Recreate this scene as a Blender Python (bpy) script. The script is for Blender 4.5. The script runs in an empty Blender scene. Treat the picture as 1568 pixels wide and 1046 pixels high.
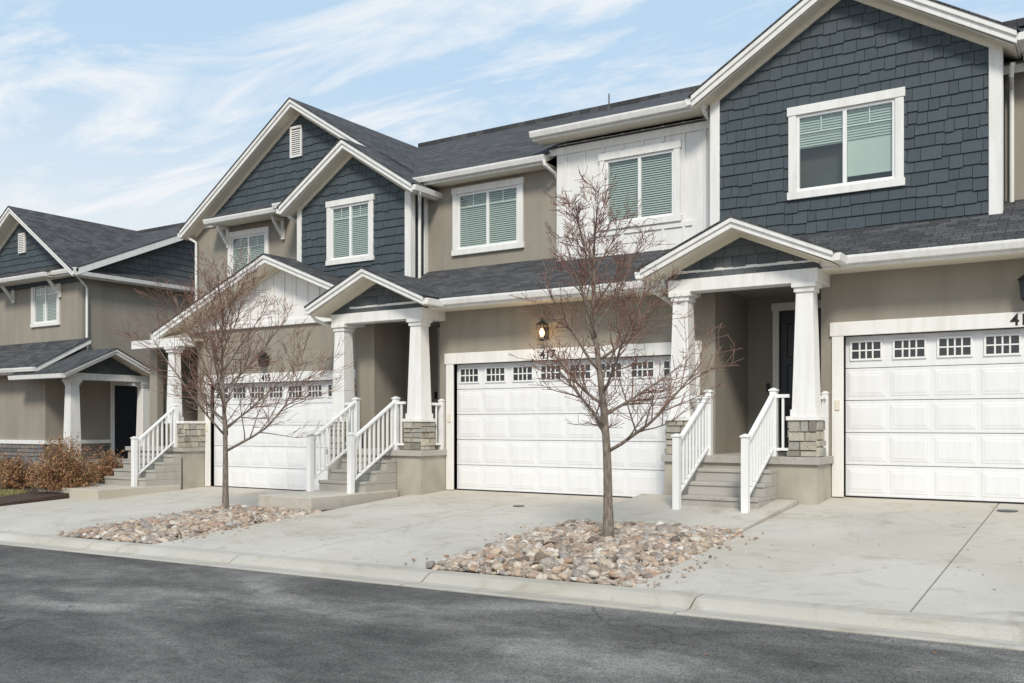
import bpy, math, random
from mathutils import Vector, Matrix, noise as mn
random.seed(7)
S=bpy.context.scene
COL=S.collection

# ------------------------------------------------------------------ materials
def newmat(name):
    m=bpy.data.materials.new(name); m.use_nodes=True
    nt=m.node_tree; nt.nodes.clear()
    out=nt.nodes.new('ShaderNodeOutputMaterial'); b=nt.nodes.new('ShaderNodeBsdfPrincipled')
    nt.links.new(b.outputs[0],out.inputs[0])
    return m,nt,b
def c4(c): return (c[0],c[1],c[2],1)
def noise(nt,vec,scale,detail=5,rough=.55,dist=0):
    n=nt.nodes.new('ShaderNodeTexNoise'); n.inputs['Scale'].default_value=scale
    n.inputs['Detail'].default_value=detail; n.inputs['Roughness'].default_value=rough; n.inputs['Distortion'].default_value=dist
    nt.links.new(vec,n.inputs['Vector']); return n.outputs['Fac']
def ramp(nt,fac,stops):
    r=nt.nodes.new('ShaderNodeValToRGB'); e=r.color_ramp.elements
    while len(e)<len(stops): e.new(.5)
    for i,(p,c) in enumerate(stops):
        e[i].position=p; e[i].color=c4(c) if not isinstance(c,(int,float)) else (c,c,c,1)
    nt.links.new(fac,r.inputs[0]); return r.outputs[0]
def mix(nt,fac,a,b,mode='MIX'):
    m=nt.nodes.new('ShaderNodeMix'); m.data_type='RGBA'; m.blend_type=mode
    for sock,v in ((m.inputs[0],fac),(m.inputs[6],a),(m.inputs[7],b)):
        if isinstance(v,bpy.types.NodeSocket): nt.links.new(v,sock)
        elif isinstance(v,(int,float)): sock.default_value=v
        else: sock.default_value=c4(v)
    return m.outputs[2]
def bump(nt,b,h,strength=.3,dist=.01):
    n=nt.nodes.new('ShaderNodeBump'); n.inputs['Strength'].default_value=strength; n.inputs['Distance'].default_value=dist
    nt.links.new(h,n.inputs['Height']); nt.links.new(n.outputs[0],b.inputs['Normal'])
def coords(nt): return nt.nodes.new('ShaderNodeTexCoord').outputs['Object']
def mapping(nt,co,scale):
    mp=nt.nodes.new('ShaderNodeMapping'); mp.inputs['Scale'].default_value=scale; nt.links.new(co,mp.inputs[0]); return mp.outputs[0]

def simple(name,col,rough=.6,var=.12,scale=1.5,fine=80,bs=.15,bd=.003,metal=0):
    m,nt,b=newmat(name); co=coords(nt)
    lo=tuple(x*(1-var) for x in col); hi=tuple(min(1,x*(1+var)) for x in col)
    c=ramp(nt,noise(nt,co,scale,4),[(.3,lo),(.7,hi)])
    nt.links.new(c,b.inputs['Base Color']); b.inputs['Roughness'].default_value=rough; b.inputs['Metallic'].default_value=metal
    if bs: bump(nt,b,noise(nt,co,fine,2),bs,bd)
    return m
def weathered(name,col,rough,amt=.12):
    m,nt,b=newmat(name); co=coords(nt)
    st=ramp(nt,noise(nt,mapping(nt,co,(7,7,.8)),1.3,5,.6),[(.36,tuple(1-amt*k for k in (1,1.08,1.25))),(.56,(1,1,1))])
    c=mix(nt,1,col,st,'MULTIPLY')
    nt.links.new(c,b.inputs['Base Color']); b.inputs['Roughness'].default_value=rough
    return m
M={}
M['white']=weathered('white_paint',(.83,.82,.795),.5,.09)
M['cream']=simple('soffit_cream',(.77,.71,.59),.6,.04,bs=0)
M['door']=weathered('garage_door_white',(.82,.82,.825),.42,.045)
m,nt,b=newmat('taupe_stucco'); co=coords(nt)
c=ramp(nt,noise(nt,co,.9,5),[(.3,(.300,.270,.224)),(.7,(.350,.318,.266))])
sf=noise(nt,co,60,5,.65)
c=mix(nt,.6,c,ramp(nt,sf,[(.3,(.78,.78,.78)),(.7,(1.12,1.12,1.12))]),'MULTIPLY')
c=mix(nt,.4,c,ramp(nt,noise(nt,mapping(nt,co,(3,3,.35)),1.2,5),[(.35,(.80,.80,.80)),(.6,(1.05,1.05,1.05))]),'MULTIPLY')
nt.links.new(c,b.inputs['Base Color']); b.inputs['Roughness'].default_value=.92; bump(nt,b,sf,.6,.008); M['stucco']=m
M['stucco_d']=simple('foundation_parge',(.40,.37,.31),.9,.17,1.9,70,.5,.006)
M['blue']=simple('blue_backing',(.035,.046,.055),.7,.05,bs=0)
M['black']=simple('black_metal',(.015,.014,.014),.4,.05,bs=0)
M['frontdoor']=simple('front_door_dark',(.018,.022,.03),.35,.05,bs=0)
M['dark']=simple('dark_interior',(.06,.065,.06),.9,.2,bs=0)
M['blind']=simple('blind_slat',(.46,.50,.48),.6,.04,bs=0)
M['shade']=simple('window_shade',(.52,.57,.54),.7,.05,bs=0)
M['vinyl']=simple('vinyl_white',(.84,.84,.83),.35,.02,bs=0)
M['steel']=simple('pipe_dark',(.08,.08,.085),.5,.1,bs=0)
M['soil']=simple('soil',(.085,.062,.045),.95,.4,6,60,.9,.03)
M['mulch']=simple('mulch',(.105,.065,.048),.95,.5,25,120,1,.04)
def shake(name,lo,hi):
    m,nt,b=newmat(name); co=coords(nt)
    g=nt.nodes.new('ShaderNodeNewGeometry')
    c=ramp(nt,g.outputs['Random Per Island'],[(0,lo),(1,hi)])
    gr=noise(nt,mapping(nt,co,(60,60,4)),1,4)
    c=mix(nt,.5,c,ramp(nt,gr,[(.3,(.72,.72,.72)),(.7,(1.2,1.2,1.2))]),'MULTIPLY')
    nt.links.new(c,b.inputs['Base Color']); b.inputs['Roughness'].default_value=.75; bump(nt,b,gr,.5,.003); return m
M['shake']=shake('blue_shake_siding',(.052,.070,.081),(.067,.089,.101))
M['shake2']=shake('grey_shake_siding',(.075,.087,.092),(.107,.120,.124))
m,nt,b=newmat('stone_veneer'); co=coords(nt); g=nt.nodes.new('ShaderNodeNewGeometry')
c=ramp(nt,g.outputs['Random Per Island'],[(0,(.24,.22,.195)),(.35,(.52,.47,.38)),(.65,(.38,.37,.34)),(1,(.64,.59,.49))])
c=mix(nt,.5,c,ramp(nt,noise(nt,co,14),[(.3,(.5,.48,.45)),(.7,(1,1,1))]),'MULTIPLY')
nt.links.new(c,b.inputs['Base Color']); b.inputs['Roughness'].default_value=.9; bump(nt,b,noise(nt,co,35,8),.9,.02); M['stone']=m
m,nt,b=newmat('dark_stone_veneer'); co=coords(nt); g=nt.nodes.new('ShaderNodeNewGeometry')
c=ramp(nt,g.outputs['Random Per Island'],[(0,(.10,.105,.11)),(.5,(.28,.23,.19)),(1,(.18,.185,.20))])
nt.links.new(c,b.inputs['Base Color']); b.inputs['Roughness'].default_value=.9; bump(nt,b,noise(nt,co,35,8),.9,.02); M['stone_b']=m
M['mortar']=simple('mortar',(.30,.28,.25),.95,.1)
m,nt,b=newmat('river_rock'); co=coords(nt); g=nt.nodes.new('ShaderNodeNewGeometry')
c=ramp(nt,g.outputs['Random Per Island'],[(0,(.15,.115,.095)),(.15,(.50,.39,.29)),(.3,(.28,.26,.24)),(.42,(.68,.60,.50)),(.55,(.40,.25,.17)),(.68,(.44,.42,.39)),(.8,(.58,.45,.33)),(.9,(.24,.19,.16)),(1,(.78,.73,.65))])
c=mix(nt,.6,c,ramp(nt,noise(nt,co,30,4),[(.3,(.5,.47,.45)),(.7,(1.1,1.1,1.1))]),'MULTIPLY')
nt.links.new(c,b.inputs['Base Color']); b.inputs['Roughness'].default_value=.8; bump(nt,b,noise(nt,co,70,4),.5,.006); M['rock']=m
def shingle(name,rot):
    m,nt,b=newmat(name); co=coords(nt)
    mp=nt.nodes.new('ShaderNodeMapping'); nt.links.new(co,mp.inputs[0])
    mp.inputs['Rotation'].default_value=(0,0,rot)
    br=nt.nodes.new('ShaderNodeTexBrick'); nt.links.new(mp.outputs[0],br.inputs['Vector'])
    br.inputs['Scale'].default_value=1; br.inputs['Brick Width'].default_value=.27; br.inputs['Row Height'].default_value=.125
    br.inputs['Mortar Size'].default_value=.006; br.inputs['Mortar'].default_value=(.022,.022,.024,1)
    br.inputs['Color1'].default_value=(.055,.056,.060,1); br.inputs['Color2'].default_value=(.105,.105,.110,1); br.inputs['Bias'].default_value=-.1
    sp=ramp(nt,noise(nt,co,45,4,.75),[(.38,(.35,.35,.35)),(.62,(1.7,1.7,1.7))])
    c=mix(nt,.9,br.outputs['Color'],sp,'MULTIPLY')
    nt.links.new(c,b.inputs['Base Color']); b.inputs['Roughness'].default_value=.95; b.inputs['Specular IOR Level'].default_value=.2
    bump(nt,b,br.outputs['Fac'],-.6,.01); return m
M['shx']=shingle('roof_shingle_front',0); M['shy']=shingle('roof_shingle_side',math.pi/2)
def concrete(name,base,warm,stain=.6):
    m,nt,b=newmat(name); co=coords(nt)
    a=tuple(x*.86 for x in base); h=tuple(min(1,x*1.08) for x in base)
    c=ramp(nt,noise(nt,co,.55,5,.6,.4),[(.3,a),(.7,h)])
    st=ramp(nt,noise(nt,co,1.3,7,.74,1.5),[(.28,(.52,.47,.41)),(.37,(.80,.77,.72)),(.48,(1,1,1))])
    c=mix(nt,stain,c,st,'MULTIPLY')
    sp=ramp(nt,noise(nt,co,90,3,.7),[(.35,(.76,.76,.76)),(.6,(1.06,1.06,1.06))])
    c=mix(nt,.6,c,sp,'MULTIPLY')
    w=ramp(nt,noise(nt,co,.35,4),[(.42,(0,0,0)),(.7,(.7,.7,.7))])
    c=mix(nt,w,c,warm)
    nt.links.new(c,b.inputs['Base Color']); b.inputs['Roughness'].default_value=.9; bump(nt,b,noise(nt,co,90,2),.35,.004); return m
M['conc']=concrete('concrete_paving',(.555,.52,.46),(.50,.435,.345),.85)
M['kerb']=concrete('concrete_kerb',(.50,.465,.405),(.44,.39,.315),.95)
M['step']=concrete('concrete_steps',(.44,.42,.385),(.40,.37,.315))
M['joint']=simple('joint_dark',(.07,.06,.05),.95,.2)
m,nt,b=newmat('asphalt'); co=coords(nt)
v_=mapping(nt,co,(.42,1.0,1))
c=ramp(nt,noise(nt,v_,.55,7,.60,.9),[(.38,(.100,.095,.091)),(.50,(.145,.138,.131)),(.62,(.245,.233,.220))])
p2=ramp(nt,noise(nt,mapping(nt,co,(.75,1,1)),2.9,7,.74,.4),[(.38,(.74,.74,.74)),(.62,(1.25,1.24,1.23))])
c=mix(nt,.8,c,p2,'MULTIPLY')
vo=nt.nodes.new('ShaderNodeTexVoronoi'); vo.inputs['Scale'].default_value=95; nt.links.new(co,vo.inputs['Vector'])
sp=ramp(nt,vo.outputs['Color'],[(.2,(.5,.5,.5)),(.8,(1.55,1.55,1.55))])
c=mix(nt,.65,c,sp,'MULTIPLY')
dn=nt.nodes.new('ShaderNodeTexNoise'); dn.inputs['Scale'].default_value=2.5; dn.inputs['Detail'].default_value=5; nt.links.new(co,dn.inputs['Vector'])
ad=nt.nodes.new('ShaderNodeVectorMath'); ad.operation='MULTIPLY_ADD'; ad.inputs[1].default_value=(.5,.5,.5)
nt.links.new(dn.outputs['Color'],ad.inputs[0]); nt.links.new(co,ad.inputs[2])
v2=nt.nodes.new('ShaderNodeTexVoronoi'); v2.feature='DISTANCE_TO_EDGE'; v2.inputs['Scale'].default_value=.55; nt.links.new(ad.outputs[0],v2.inputs['Vector'])
ln=ramp(nt,v2.outputs['Distance'],[(0,(.75,.75,.75)),(.006,(0,0,0))])
mk=ramp(nt,noise(nt,co,.35,2),[(.51,(0,0,0)),(.57,(1,1,1))])
cr=mix(nt,1,ln,mk,'MULTIPLY')
c=mix(nt,cr,c,(.045,.044,.043))
nt.links.new(c,b.inputs['Base Color']); b.inputs['Roughness'].default_value=.95; b.inputs['Specular IOR Level'].default_value=.12; bump(nt,b,vo.outputs['Distance'],.6,.008); M['asphalt']=m
m,nt,b=newmat('tree_bark'); co=coords(nt)
n=noise(nt,mapping(nt,co,(1,1,.3)),45,5)
nt.links.new(ramp(nt,n,[(.3,(.11,.083,.066)),(.7,(.31,.26,.215))]),b.inputs['Base Color']); b.inputs['Roughness'].default_value=.85; bump(nt,b,n,.8,.01); M['bark']=m
M['twig']=simple('reddish_twig',(.205,.115,.085),.7,.35,6,60,0)
M['bud']=simple('red_bud',(.16,.055,.038),.7,.2,8,60,0)
M['bushstem']=simple('shrub_stem',(.22,.14,.09),.8,.3,8,60,0)
def leafmat(name,stops):
    m,nt,b=newmat(name); g=nt.nodes.new('ShaderNodeNewGeometry')
    nt.links.new(ramp(nt,g.outputs['Random Per Island'],stops),b.inputs['Base Color']); b.inputs['Roughness'].default_value=.8; return m
M['bushleaf']=leafmat('shrub_leaf',[(0,(.20,.09,.05)),(.5,(.42,.20,.095)),(.8,(.28,.21,.09)),(1,(.50,.30,.15))])
M['grass']=leafmat('grass_blade',[(0,(.13,.13,.045)),(.6,(.26,.23,.09)),(1,(.42,.35,.18))])
# thin window pane: mostly clear, reflecting more at grazing angles (same from either side)
m=bpy.data.materials.new('window_glass'); m.use_nodes=True; nt=m.node_tree; nt.nodes.clear()
out=nt.nodes.new('ShaderNodeOutputMaterial'); tr=nt.nodes.new('ShaderNodeBsdfTransparent'); tr.inputs[0].default_value=(.86,.93,.90,1)
gl=nt.nodes.new('ShaderNodeBsdfGlossy'); gl.inputs['Roughness'].default_value=.015; gl.inputs[0].default_value=(.9,.95,.95,1)
lw=nt.nodes.new('ShaderNodeLayerWeight'); lw.inputs[0].default_value=.5
pw=nt.nodes.new('ShaderNodeMath'); pw.operation='POWER'; pw.inputs[1].default_value=3; nt.links.new(lw.outputs['Facing'],pw.inputs[0])
ma=nt.nodes.new('ShaderNodeMath'); ma.operation='MULTIPLY_ADD'; ma.inputs[1].default_value=.7; ma.inputs[2].default_value=.09; nt.links.new(pw.outputs[0],ma.inputs[0])
mx=nt.nodes.new('ShaderNodeMixShader'); nt.links.new(ma.outputs[0],mx.inputs[0]); nt.links.new(tr.outputs[0],mx.inputs[1]); nt.links.new(gl.outputs[0],mx.inputs[2]); nt.links.new(mx.outputs[0],out.inputs[0]); M['glass']=m
m,nt,b=newmat('garage_glass'); b.inputs['Base Color'].default_value=(.03,.035,.04,1); b.inputs['Roughness'].default_value=.08; b.inputs['IOR'].default_value=1.6; M['gglass']=m
m,nt,b=newmat('lit_bulb'); b.inputs['Emission Color'].default_value=(1,.60,.20,1); b.inputs['Emission Strength'].default_value=9; M['bulb']=m

# ------------------------------------------------------------------ mesh builder
CUR=[Matrix.Identity(4)]
class MB:
    def __init__(s): s.v=[]; s.f=[]
    def add(s,vs,fs):
        o=len(s.v); m=CUR[0]
        s.v+= [tuple(m@Vector(p)) for p in vs]; s.f+=[tuple(i+o for i in f) for f in fs]
    def box(s,x0,x1,y0,y1,z0,z1):
        if x1<x0:x0,x1=x1,x0
        if y1<y0:y0,y1=y1,y0
        if z1<z0:z0,z1=z1,z0
        s.add([(x0,y0,z0),(x1,y0,z0),(x1,y1,z0),(x0,y1,z0),(x0,y0,z1),(x1,y0,z1),(x1,y1,z1),(x0,y1,z1)],
              [(0,3,2,1),(4,5,6,7),(0,1,5,4),(1,2,6,5),(2,3,7,6),(3,0,4,7)])
    def frustum(s,cx,cy,z0,z1,w0,d0,w1,d1):
        v=[]
        for z,w,d in ((z0,w0/2,d0/2),(z1,w1/2,d1/2)): v+=[(cx-w,cy-d,z),(cx+w,cy-d,z),(cx+w,cy+d,z),(cx-w,cy+d,z)]
        s.add(v,[(0,3,2,1),(4,5,6,7),(0,1,5,4),(1,2,6,5),(2,3,7,6),(3,0,4,7)])
    def prismY(s,poly,y0,y1,yf=None):
        n=len(poly)
        if n<3: return
        a=[(p[0],(yf(p[1]) if yf else y0),p[1]) for p in poly]; b=[(p[0],y1,p[1]) for p in poly]
        s.add(a+b,[tuple(range(n)),tuple(range(2*n-1,n-1,-1))]+[(i,i+n,(i+1)%n+n,(i+1)%n) for i in range(n)])
    def prismX(s,poly,x0,x1):
        n=len(poly); a=[(x0,p[0],p[1]) for p in poly]; b=[(x1,p[0],p[1]) for p in poly]
        s.add(a+b,[tuple(range(n-1,-1,-1)),tuple(range(n,2*n))]+[(i,(i+1)%n,(i+1)%n+n,i+n) for i in range(n)])
    def tube(s,pts,rad,sides=6,ph=0):
        pts=[Vector(p) for p in pts]; vs=[]; fs=[]
        ref=Vector((0.13,.31,1)).normalized()
        for i,p in enumerate(pts):
            d=(pts[min(i+1,len(pts)-1)]-pts[max(i-1,0)]).normalized()
            a=d.cross(ref)
            if a.length<.1: a=d.cross(Vector((1,0,0)))
            a.normalize(); bb=d.cross(a)
            for k in range(sides):
                t=2*math.pi*k/sides+ph; vs.append(tuple(p+(a*math.cos(t)+bb*math.sin(t))*rad[i]))
        for i in range(len(pts)-1):
            for k in range(sides):
                k2=(k+1)%sides; fs.append((i*sides+k,i*sides+k2,(i+1)*sides+k2,(i+1)*sides+k))
        fs.append(tuple(range(sides))[::-1]); fs.append(tuple(range((len(pts)-1)*sides,len(pts)*sides)))
        s.add(vs,fs)
    def block(s,o,ux,n,u0,u1,z0,z1,d,c=.012,b0=0.0):
        o=Vector(o);ux=Vector(ux);n=Vector(n);Z=Vector((0,0,1))
        P=lambda u,z,k: tuple(o+ux*u+Z*z+n*k)
        v=[P(u0,z0,b0),P(u1,z0,b0),P(u1,z1,b0),P(u0,z1,b0),P(u0+c,z0+c,d),P(u1-c,z0+c,d),P(u1-c,z1-c,d),P(u0+c,z1-c,d)]
        s.add(v,[(4,5,6,7),(0,1,5,4),(1,2,6,5),(2,3,7,6),(3,0,4,7)])
def empty(name):
    e=bpy.data.objects.new(name,None); COL.objects.link(e); return e
import bmesh
def emit(mb,name,mat,parent=None,smooth=False,bevel=0):
    if not mb.v: return None
    me=bpy.data.meshes.new(name); me.from_pydata(mb.v,[],mb.f); me.update()
    me.materials.append(mat)
    if name not in ('window_glass','window_blinds'):
        bm=bmesh.new(); bm.from_mesh(me); bmesh.ops.recalc_face_normals(bm,faces=bm.faces); bm.to_mesh(me); bm.free()
    if smooth:
        for p in me.polygons: p.use_smooth=True
    o=bpy.data.objects.new(name,me); COL.objects.link(o)
    if parent: o.parent=parent
    if bevel:
        bv=o.modifiers.new('bevel','BEVEL'); bv.width=bevel; bv.segments=2; bv.limit_method='ANGLE'
    return o
class Bld:
    def __init__(s,name): s.e=empty(name); s.p={}
    def __call__(s,part,mat):
        k=(part,mat)
        if k not in s.p: s.p[k]=MB()
        return s.p[k]
    def finish(s):
        for (part,mat),mb in s.p.items():
            emit(mb,part,M[mat],s.e,bevel=.006 if mat in ('white','vinyl','step') else 0)
def clip(poly,a,b,c):
    out=[]; n=len(poly)
    for i in range(n):
        p=poly[i]; q=poly[(i+1)%n]; fp=a*p[0]+b*p[1]-c; fq=a*q[0]+b*q[1]-c
        if fp<=0: out.append(p)
        if fp*fq<0:
            t=fp/(fp-fq); out.append((p[0]+(q[0]-p[0])*t,p[1]+(q[1]-p[1])*t))
    return out
def clip_convex(poly,conv):
    n=len(conv)
    for i in range(n):
        p=conv[i]; q=conv[(i+1)%n]; ex,ez=q[0]-p[0],q[1]-p[1]
        a,b=ez,-ex; poly=clip(poly,a,b,a*p[0]+b*p[1])
        if len(poly)<3: return []
    return poly
def subtract(rects,h):
    out=[]
    for (a,b,c,d) in rects:
        x0,z0,x1,z1=h
        if x1<=a or x0>=c or z1<=b or z0>=d: out.append((a,b,c,d)); continue
        if x0>a: out.append((a,b,x0,d))
        if x1<c: out.append((x1,b,c,d))
        m0,m1=max(a,x0),min(c,x1)
        if z0>b: out.append((m0,b,m1,z0))
        if z1<d: out.append((m0,z1,m1,d))
    return out
def wall(mb,conv,y0,th,holes=()):
    xs=[p[0] for p in conv]; zs_=[p[1] for p in conv]
    r=[(min(xs),min(zs_),max(xs),max(zs_))]
    for h in holes: r=subtract(r,h)
    for (a,b,c,d) in r:
        p=clip_convex([(a,b),(c,b),(c,d),(a,d)],conv)
        if len(p)>=3: mb.prismY(p,y0,y0+th)
def shakes(mb,conv,yw,holes=(),row=.185,wr=(.13,.30)):
    xs=[p[0] for p in conv]; zz=[p[1] for p in conv]
    z=min(zz); rnd=random.Random(int(abs(min(xs))*100))
    while z<max(zz):
        x=min(xs)-rnd.random()*.2
        while x<max(xs):
            w=rnd.uniform(*wr); dz=rnd.choice((0,0,.0,-.024,-.015))
            r=[(x+.0035,z+dz,x+w-.0035,z+row)]
            for h in holes: r=subtract(r,h)
            for (a,b,c,d) in r:
                p=clip_convex([(a,b),(c,b),(c,d),(a,d)],conv)
                if len(p)>=3:
                    k=rnd.uniform(0,.003)
                    mb.prismY(p,0,yw+.001,lambda q:yw-(.006+k+.02*max(0,(z+row-q)/row)))
            x+=w
        z+=row
def battens(mb,conv,yw,step=.40,w=.06,holes=()):
    xs=[p[0] for p in conv]; zz=[p[1] for p in conv]
    x=min(xs)+step*.5
    while x<max(xs)-.05:
        r=[(x-w/2,min(zz),x+w/2,max(zz))]
        for h in holes: r=subtract(r,h)
        for (a,b,c,d) in r:
            p=clip_convex([(a,b),(c,b),(c,d),(a,d)],conv)
            if len(p)>=3: mb.prismY(p,yw-.024,yw+.001)
        x+=step
def window(B,X0,X1,Z0,Z1,Y,trim=.115,cover=1.0,mode='blind',grille=True):
    t=B('window_trim','white')
    t.box(X0,X0+trim,Y-.05,Y+.03,Z0+trim,Z1-trim*1.15); t.box(X1-trim,X1,Y-.05,Y+.03,Z0+trim,Z1-trim*1.15)
    t.box(X0-.02,X1+.02,Y-.06,Y+.03,Z1-trim*1.15+.002,Z1); t.box(X0-.02,X1+.02,Y-.06,Y+.03,Z0,Z0+trim-.002)
    a,b,c,d=X0+trim+.001,X1-trim-.001,Z0+trim,Z1-trim*1.15
    f=B('window_frame','vinyl'); w=.045
    f.box(a,a+w,Y-.025,Y+.04,c,d); f.box(b-w,b,Y-.025,Y+.04,c,d); f.box(a+w,b-w,Y-.024,Y+.04,d-w,d); f.box(a+w,b-w,Y-.024,Y+.04,c,c+w)
    mid=(a+b)/2; f.box(mid-.03,mid+.03,Y-.02,Y+.04,c+w,d-w)
    if grille:
        g=B('window_muntins','vinyl'); zz=c+(d-c)*.76
        for (p,q) in ((a+w,mid-.03),(mid+.03,b-w)):
            g.box(p,q,Y+.004,Y+.010,zz-.008,zz+.008); g.box((p+q)/2-.008,(p+q)/2+.008,Y+.005,Y+.009,zz+.008,d-w)
    B('window_glass','glass').add([(a,Y+.001,c),(b,Y+.001,c),(b,Y+.001,d),(a,Y+.001,d)],[(0,1,2,3)])
    B('window_interior','dark').box(a-.05,b+.05,Y+.4,Y+.42,c-.05,d+.05)
    zb=d-(d-c)*cover
    if mode=='blind':
        s=B('window_blinds','blind'); z=d-.03
        while z>zb:
            s.add([(a+w,Y+.032,z-.015),(b-w,Y+.032,z-.015),(b-w,Y+.047,z+.013),(a+w,Y+.047,z+.013)],[(0,1,2,3)]); z-=.042
    elif mode=='mixed':
        s=B('window_shades','shade'); s.box(mid+.031,b-w,Y+.045,Y+.048,c+(d-c)*.12,d); s.box(a+w,mid-.031,Y+.045,Y+.048,c+(d-c)*.57,d)
        s2=B('window_blinds','blind'); z=d-.03
        while z>c+(d-c)*.60:
            s2.add([(a+w,Y+.028,z-.017),(b-w,Y+.028,z-.017),(b-w,Y+.040,z+.013),(a+w,Y+.040,z+.013)],[(0,1,2,3)]); z-=.042
        B('window_curtain','dark').box(a,mid,Y+.2,Y+.21,c,d)
    return (X0+.06,Z0+.06,X1-.06,Z1-.06)
def gable(B,xc,zc,xl,xr,sl,sr,y0,y1,th=.17,sh='shy',gut=(True,True)):
    zl=zc-sl*(xc-xl); zr=zc-sr*(xr-xc)
    w=B('roof_rake','white'); c=B('roof_soffit','cream'); s=B('roof_shingles',sh)
    w.prismY([(xl,zl-th),(xc,zc-th),(xc,zc),(xl,zl)],y0,y1); w.prismY([(xc,zc-th),(xr,zr-th),(xr,zr),(xc,zc)],y0,y1)
    w.prismY([(xl,zl-th*.45),(xc,zc-th*.45),(xc,zc+.004),(xl,zl+.004)],y0-.03,y0-.0005); w.prismY([(xc,zc-th*.45),(xr,zr-th*.45),(xr,zr+.004),(xc,zc+.004)],y0-.03,y0-.0005)
    c.prismY([(xl+.03,zl-th-.012),(xc,zc-th-.012-.0),(xc,zc-th-.001),(xl+.03,zl-th-.001)],y0+.04,y1); c.prismY([(xc,zc-th-.012),(xr-.03,zr-th-.012),(xr-.03,zr-th-.001),(xc,zc-th-.001)],y0+.04,y1)
    e=.04
    s.prismY([(xl-e,zl-sl*e+.006),(xc,zc+.006),(xc,zc+.034),(xl-e,zl-sl*e+.034)],y0-.045,y1); s.prismY([(xc,zc+.006),(xr+e,zr-sr*e+.006),(xr+e,zr-sr*e+.034),(xc,zc+.034)],y0-.045,y1)
    g=B('gutter','white')
    if gut[0]: g.prismY([(xl-.11,zl-.03),(xl-.09,zl-.14),(xl-.002,zl-.14),(xl-.002,zl-.03)],y0+.0,y1)
    if gut[1]: g.prismY([(xr+.11,zr-.03),(xr+.002,zr-.03),(xr+.002,zr-.14),(xr+.09,zr-.14)],y0+.0,y1)
    return zl,zr
def frieze(B,xc,zc,xl,xr,sl,sr,y,th=.17,h=.12):
    w=B('frieze_board','cream')
    for (a,s) in ((xl,sl),(xr,sr)):
        za=zc-s*abs(xc-a)-th-.005
        p=[(a,za-h),(xc,zc-th-.005-h),(xc,zc-th-.005),(a,za)]
        w.prismY(p if a<xc else p[::-1],y-.045,y+.001)
def shed(B,x0,x1,ye,ze,yr,slope,th=.14,gut=True,sh='shx',wall_y=None):
    zr=ze+slope*(yr-ye)
    B('roof_deck','white').prismX([(ye,ze-th),(yr,zr-th),(yr,zr),(ye,ze)],x0,x1)
    B('roof_shingles',sh).prismX([(ye-.04,ze-.04*slope+.006),(yr,zr+.006),(yr,zr+.036),(ye-.04,ze-.04*slope+.036)],x0-.02,x1+.02)
    if wall_y: B('roof_soffit','cream').box(x0,x1,ye+.01,wall_y,ze-th-.03,ze-th-.005)
    if gut:
        B('fascia','white').box(x0,x1,ye-.02,ye-.001,ze-th-.04,ze-.012)
        B('gutter','white').prismX([(ye-.13,ze-.015),(ye-.128,ze-.05),(ye-.10,ze-.13),(ye-.021,ze-.13),(ye-.021,ze-.015)],x0-.01,x1+.01)
    return zr
def stone_faces(B,x0,x1,y0,y1,z0,z1,mat='stone',faces=('f','r','l')):
    B('stone_core','mortar').box(x0+.02,x1-.02,y0+.02,y1,z0,z1)
    for fc in faces:
        if fc=='f': o=(x0,y0+.021,0);ux=(1,0,0);n=(0,-1,0);L=x1-x0
        elif fc=='r': o=(x1-.021,y0,0);ux=(0,1,0);n=(1,0,0);L=y1-y0
        else: o=(x0+.021,y1,0);ux=(0,-1,0);n=(-1,0,0);L=y1-y0
        z=z0
        while z<z1-.02:
            h=random.uniform(.075,.15)
            if z1-(z+h)<.07: h=z1-z
            u=0
            while u<L-.01:
                w=random.uniform(.12,.27)
                if L-(u+w)<.09: w=L-u
                B('stone_veneer',mat).block(o,ux,n,u+.004,u+w-.004,z+.004,z+h-.004,.021+random.uniform(0,.025),.009)
                u+=w
            z+=h
def column(B,cx,cy,zf,ztop,stone=True,sb=.42,mat='stone',w0=.34,w1=.25):
    z=zf
    if stone:
        stone_faces(B,cx-sb/2,cx+sb/2,cy-sb/2,cy+sb/2,zf,zf+.54,mat)
        B('column_cap','white').box(cx-sb/2-.03,cx+sb/2+.03,cy-sb/2-.03,cy+sb/2+.03,zf+.54,zf+.60)
        z=zf+.60
    c=B('porch_column','white')
    c.frustum(cx,cy,z+.10,ztop-.14,w0,w0,w1,w1)
    c.box(cx-w0/2-.02,cx+w0/2+.02,cy-w0/2-.02,cy+w0/2+.02,z,z+.10)
    c.box(cx-w1/2-.025,cx+w1/2+.025,cy-.15,cy+.15,ztop-.14,ztop-.07); c.box(cx-w1/2-.055,cx+w1/2+.055,cy-.18,cy+.18,ztop-.07,ztop)
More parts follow.
